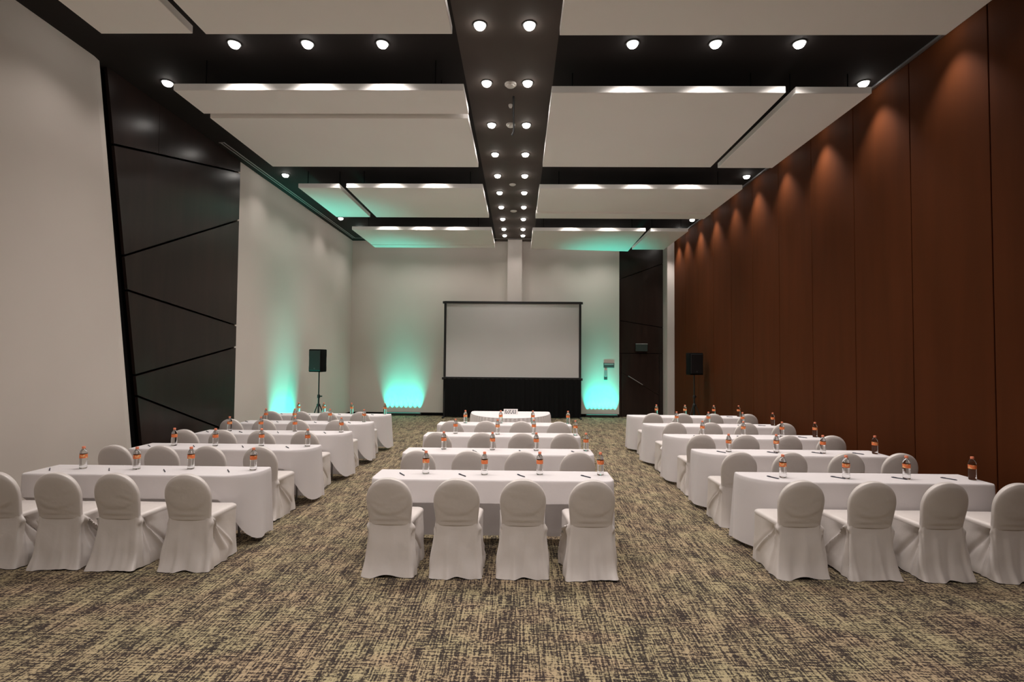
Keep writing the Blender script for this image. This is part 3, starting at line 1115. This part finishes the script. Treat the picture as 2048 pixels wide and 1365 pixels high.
BOT = {'L': [[(-4.75, 5.6), (-4.16, 5.6), (-3.59, 5.64), (-2.89, 5.62)], [(-4.74, 7.07), (-4.17, 7.07), (-3.55, 7.11), (-2.91, 7.11)],
             [(-4.76, 8.46), (-4.25, 8.48), (-3.69, 8.49), (-2.91, 8.46)], [(-4.81, 9.78), (-4.27, 9.80), (-3.6, 9.82), (-2.94, 9.80)],
             [(-4.76, 11.12), (-4.22, 11.14), (-3.61, 11.12), (-2.89, 11.14)]],
       'C': [[(-0.99, 5.55), (-0.36, 5.53), (0.23, 5.56), (0.88, 5.57)], [(-1.01, 7.0), (-0.35, 6.99), (0.24, 6.98), (0.91, 6.99)],
             [(-1.03, 8.44), (-0.34, 8.40), (0.25, 8.46), (0.92, 8.38)], [(-1.01, 9.80), (-0.34, 9.82), (0.27, 9.84), (0.94, 9.85)]],
       'R': [[(2.81, 5.55), (3.47, 5.54), (4.11, 5.55), (4.79, 5.54)], [(2.84, 7.04), (3.48, 7.04), (4.08, 7.0), (4.77, 7.0)],
             [(3.0, 8.49), (3.66, 8.48), (4.28, 8.47), (4.80, 8.45)], [(3.02, 9.93), (3.62, 9.92), (4.26, 9.90), (4.82, 9.88)],
             [(3.02, 11.38), (3.64, 11.37), (4.26, 11.35), (4.80, 11.35)]]}
for blk in 'LCR':
    for i, row in enumerate(BOT[blk]):
        yb = BLOCKS[blk][0][i]
        for k, (x, y) in enumerate(row):
            t = thing('water_bottle', 'orange-labelled water bottle at the %s seat, %s table from the screen, %s' % (SEATNAME[blk][k], rowname(blk, i), BLOCKNAME[blk]),
                      'bottle', (x, y, 0.7505), rnd.uniform(0, 6.28), 'water bottles on the long tables')
            link('bottle_body', BODY, t)
            link('cap', CAPM, t)
            link('label', LABM, t)

pb = MB()
pb.tube((-0.062, 0, 0.0055), (0.062, 0, 0.0055), 0.0052, 10)
pb.tube((0.062, 0, 0.0055), (0.074, 0, 0.0055), 0.0045, 10, 0.0012)
pb.tube((-0.070, 0, 0.0055), (-0.062, 0, 0.0055), 0.0038, 10)
PEN = pb.mesh('barrel', M['pen'], 40)
CLIP = MB().box(-0.060, -0.024, -0.0012, 0.0012, 0.0100, 0.0125).mesh('clip', M['pen'])
PX = {'L': [(-0.30, -0.85), (-0.26, -0.8), (-0.21, -0.9), (-0.23, -0.95)], 'C': [(-0.24, -1.0), (-0.23, -1.0), (-0.20, -1.05), (-0.17, -0.95)],
      'R': [(-0.12, -0.95), (-0.08, -0.9), (-0.08, -0.92), (-0.24, -0.9)]}
for blk in 'LCR':
    for i, row in enumerate(BOT[blk]):
        yb = BLOCKS[blk][0][i]
        for k, (x, y) in enumerate(row):
            dx, rz = PX[blk][k]
            t = thing('pen', 'dark ballpoint pen lying at the %s seat, %s table from the screen, %s' % (SEATNAME[blk][k], rowname(blk, i), BLOCKNAME[blk]),
                      'pen', (x + dx, yb - 0.265 + rnd.uniform(-0.015, 0.015), 0.7503), rz + rnd.uniform(-0.12, 0.12), 'pens on the long tables')
            link('barrel', PEN, t)
            link('clip', CLIP, t)

# ------------------------------------------------------------------ head table in front of the screen
hx, hy = -0.185, 12.0          # middle of its straight back edge
ol = []
for i in range(21):            # straight back edge
    ol.append((0.82 - 1.64 * i / 20, 0.0))
for i in range(1, 9):
    a = PI / 2 + PI / 2 * i / 8
    ol.append((-0.82 + 0.07 * math.cos(a), -0.07 + 0.07 * math.sin(a)))
for i in range(1, 60):
    a = PI + PI * i / 60
    ol.append((0.89 * math.cos(a), -0.22 + 1.12 * math.sin(a)) if math.sin(a) < 0 else (0, 0))
for i in range(0, 8):
    a = PI / 2 * i / 8
    ol.append((0.82 + 0.07 * math.cos(a), -0.07 + 0.07 * math.sin(a)))
t = thing('half_round_table', 'half-round table with pleated white skirt standing before the screen', 'table', (hx, hy, 0))
n = len(ol)
ccx, ccy = 0.0, -0.5


def inset_pt(p, d_):
    vx, vy = p[0] - ccx, p[1] - ccy
    ll = math.hypot(vx, vy)
    return (p[0] - vx / ll * d_, p[1] - vy / ll * d_)


b = MB()
rings = [[(*inset_pt(p, d_), z) for p in ol] for d_, z in ((0.0, 0.725), (-0.006, 0.735), (-0.004, 0.746), (0.01, 0.750), (0.3, 0.750))]
b.loft(rings, False, True)
b.build('tabletop_cloth', M['cloth'], t, 50)
# pleated skirt: resample the outline finely
per = [0.0]
for i in range(n):
    p, q = ol[i], ol[(i + 1) % n]
    per.append(per[-1] + math.hypot(q[0] - p[0], q[1] - p[1]))
ns = 560
fine = []
k = 0
for i in range(ns):
    s_ = per[-1] * i / ns
    while per[k + 1] < s_:
        k += 1
    u = (s_ - per[k]) / max(1e-9, per[k + 1] - per[k])
    p, q = ol[k % n], ol[(k + 1) % n]
    fine.append((p[0] + (q[0] - p[0]) * u, p[1] + (q[1] - p[1]) * u))
b = MB()
rings = []
for z, am in ((0.738, 0.008), (0.70, 0.020), (0.45, 0.028), (0.2, 0.032), (0.012, 0.036)):
    rings.append([(*inset_pt(p, -0.002 - 0.03 * (0.74 - z) - am * (0.5 + 0.5 * math.sin(i * 2 * PI * 56 / ns + 0.6 * math.sin(i * 0.05)))), z) for i, p in enumerate(fine)])
b.loft(rings, False, False)
b.build('pleated_skirt', M['skirtcloth'], t, 80)
for x_, y_ in ((-0.6, -0.15), (0.6, -0.15), (-0.35, -0.95), (0.35, -0.95)):
    MB().tube((x_, y_, 0), (x_, y_, 0.73), 0.016).build('leg', M['steel'], t, 40)

# folded name card on it, with a few lines of dark print too small to read
t = thing('name_card', 'white folded card with dark print standing on the half-round table', 'card', (-0.175, 11.42, 0.7505))
b = MB()
b.prism([(-0.05, 0.0), (-0.046, 0.0), (0.0, 0.106), (0.046, 0.0), (0.05, 0.0), (0.002, 0.112), (-0.002, 0.112)], 'x', -0.155, 0.155)
b.build('card', M['card'], t)
b = MB()
rr_ = random.Random(2)
for row, z in enumerate((0.080, 0.050, 0.022)):
    x = -0.13
    while x < 0.12:
        wd = rr_.uniform(0.016, 0.04)
        y = -0.0508 + z * 0.0491 / 0.112
        b.add([(x, y - 0.0055, z - 0.010), (x + wd, y - 0.0055, z - 0.010), (x + wd, y + 0.003, z + 0.010), (x, y + 0.003, z + 0.010)], [(0, 1, 2, 3)])
        x += wd + rr_.uniform(0.010, 0.035)
b.build('print', M['ink'], t)
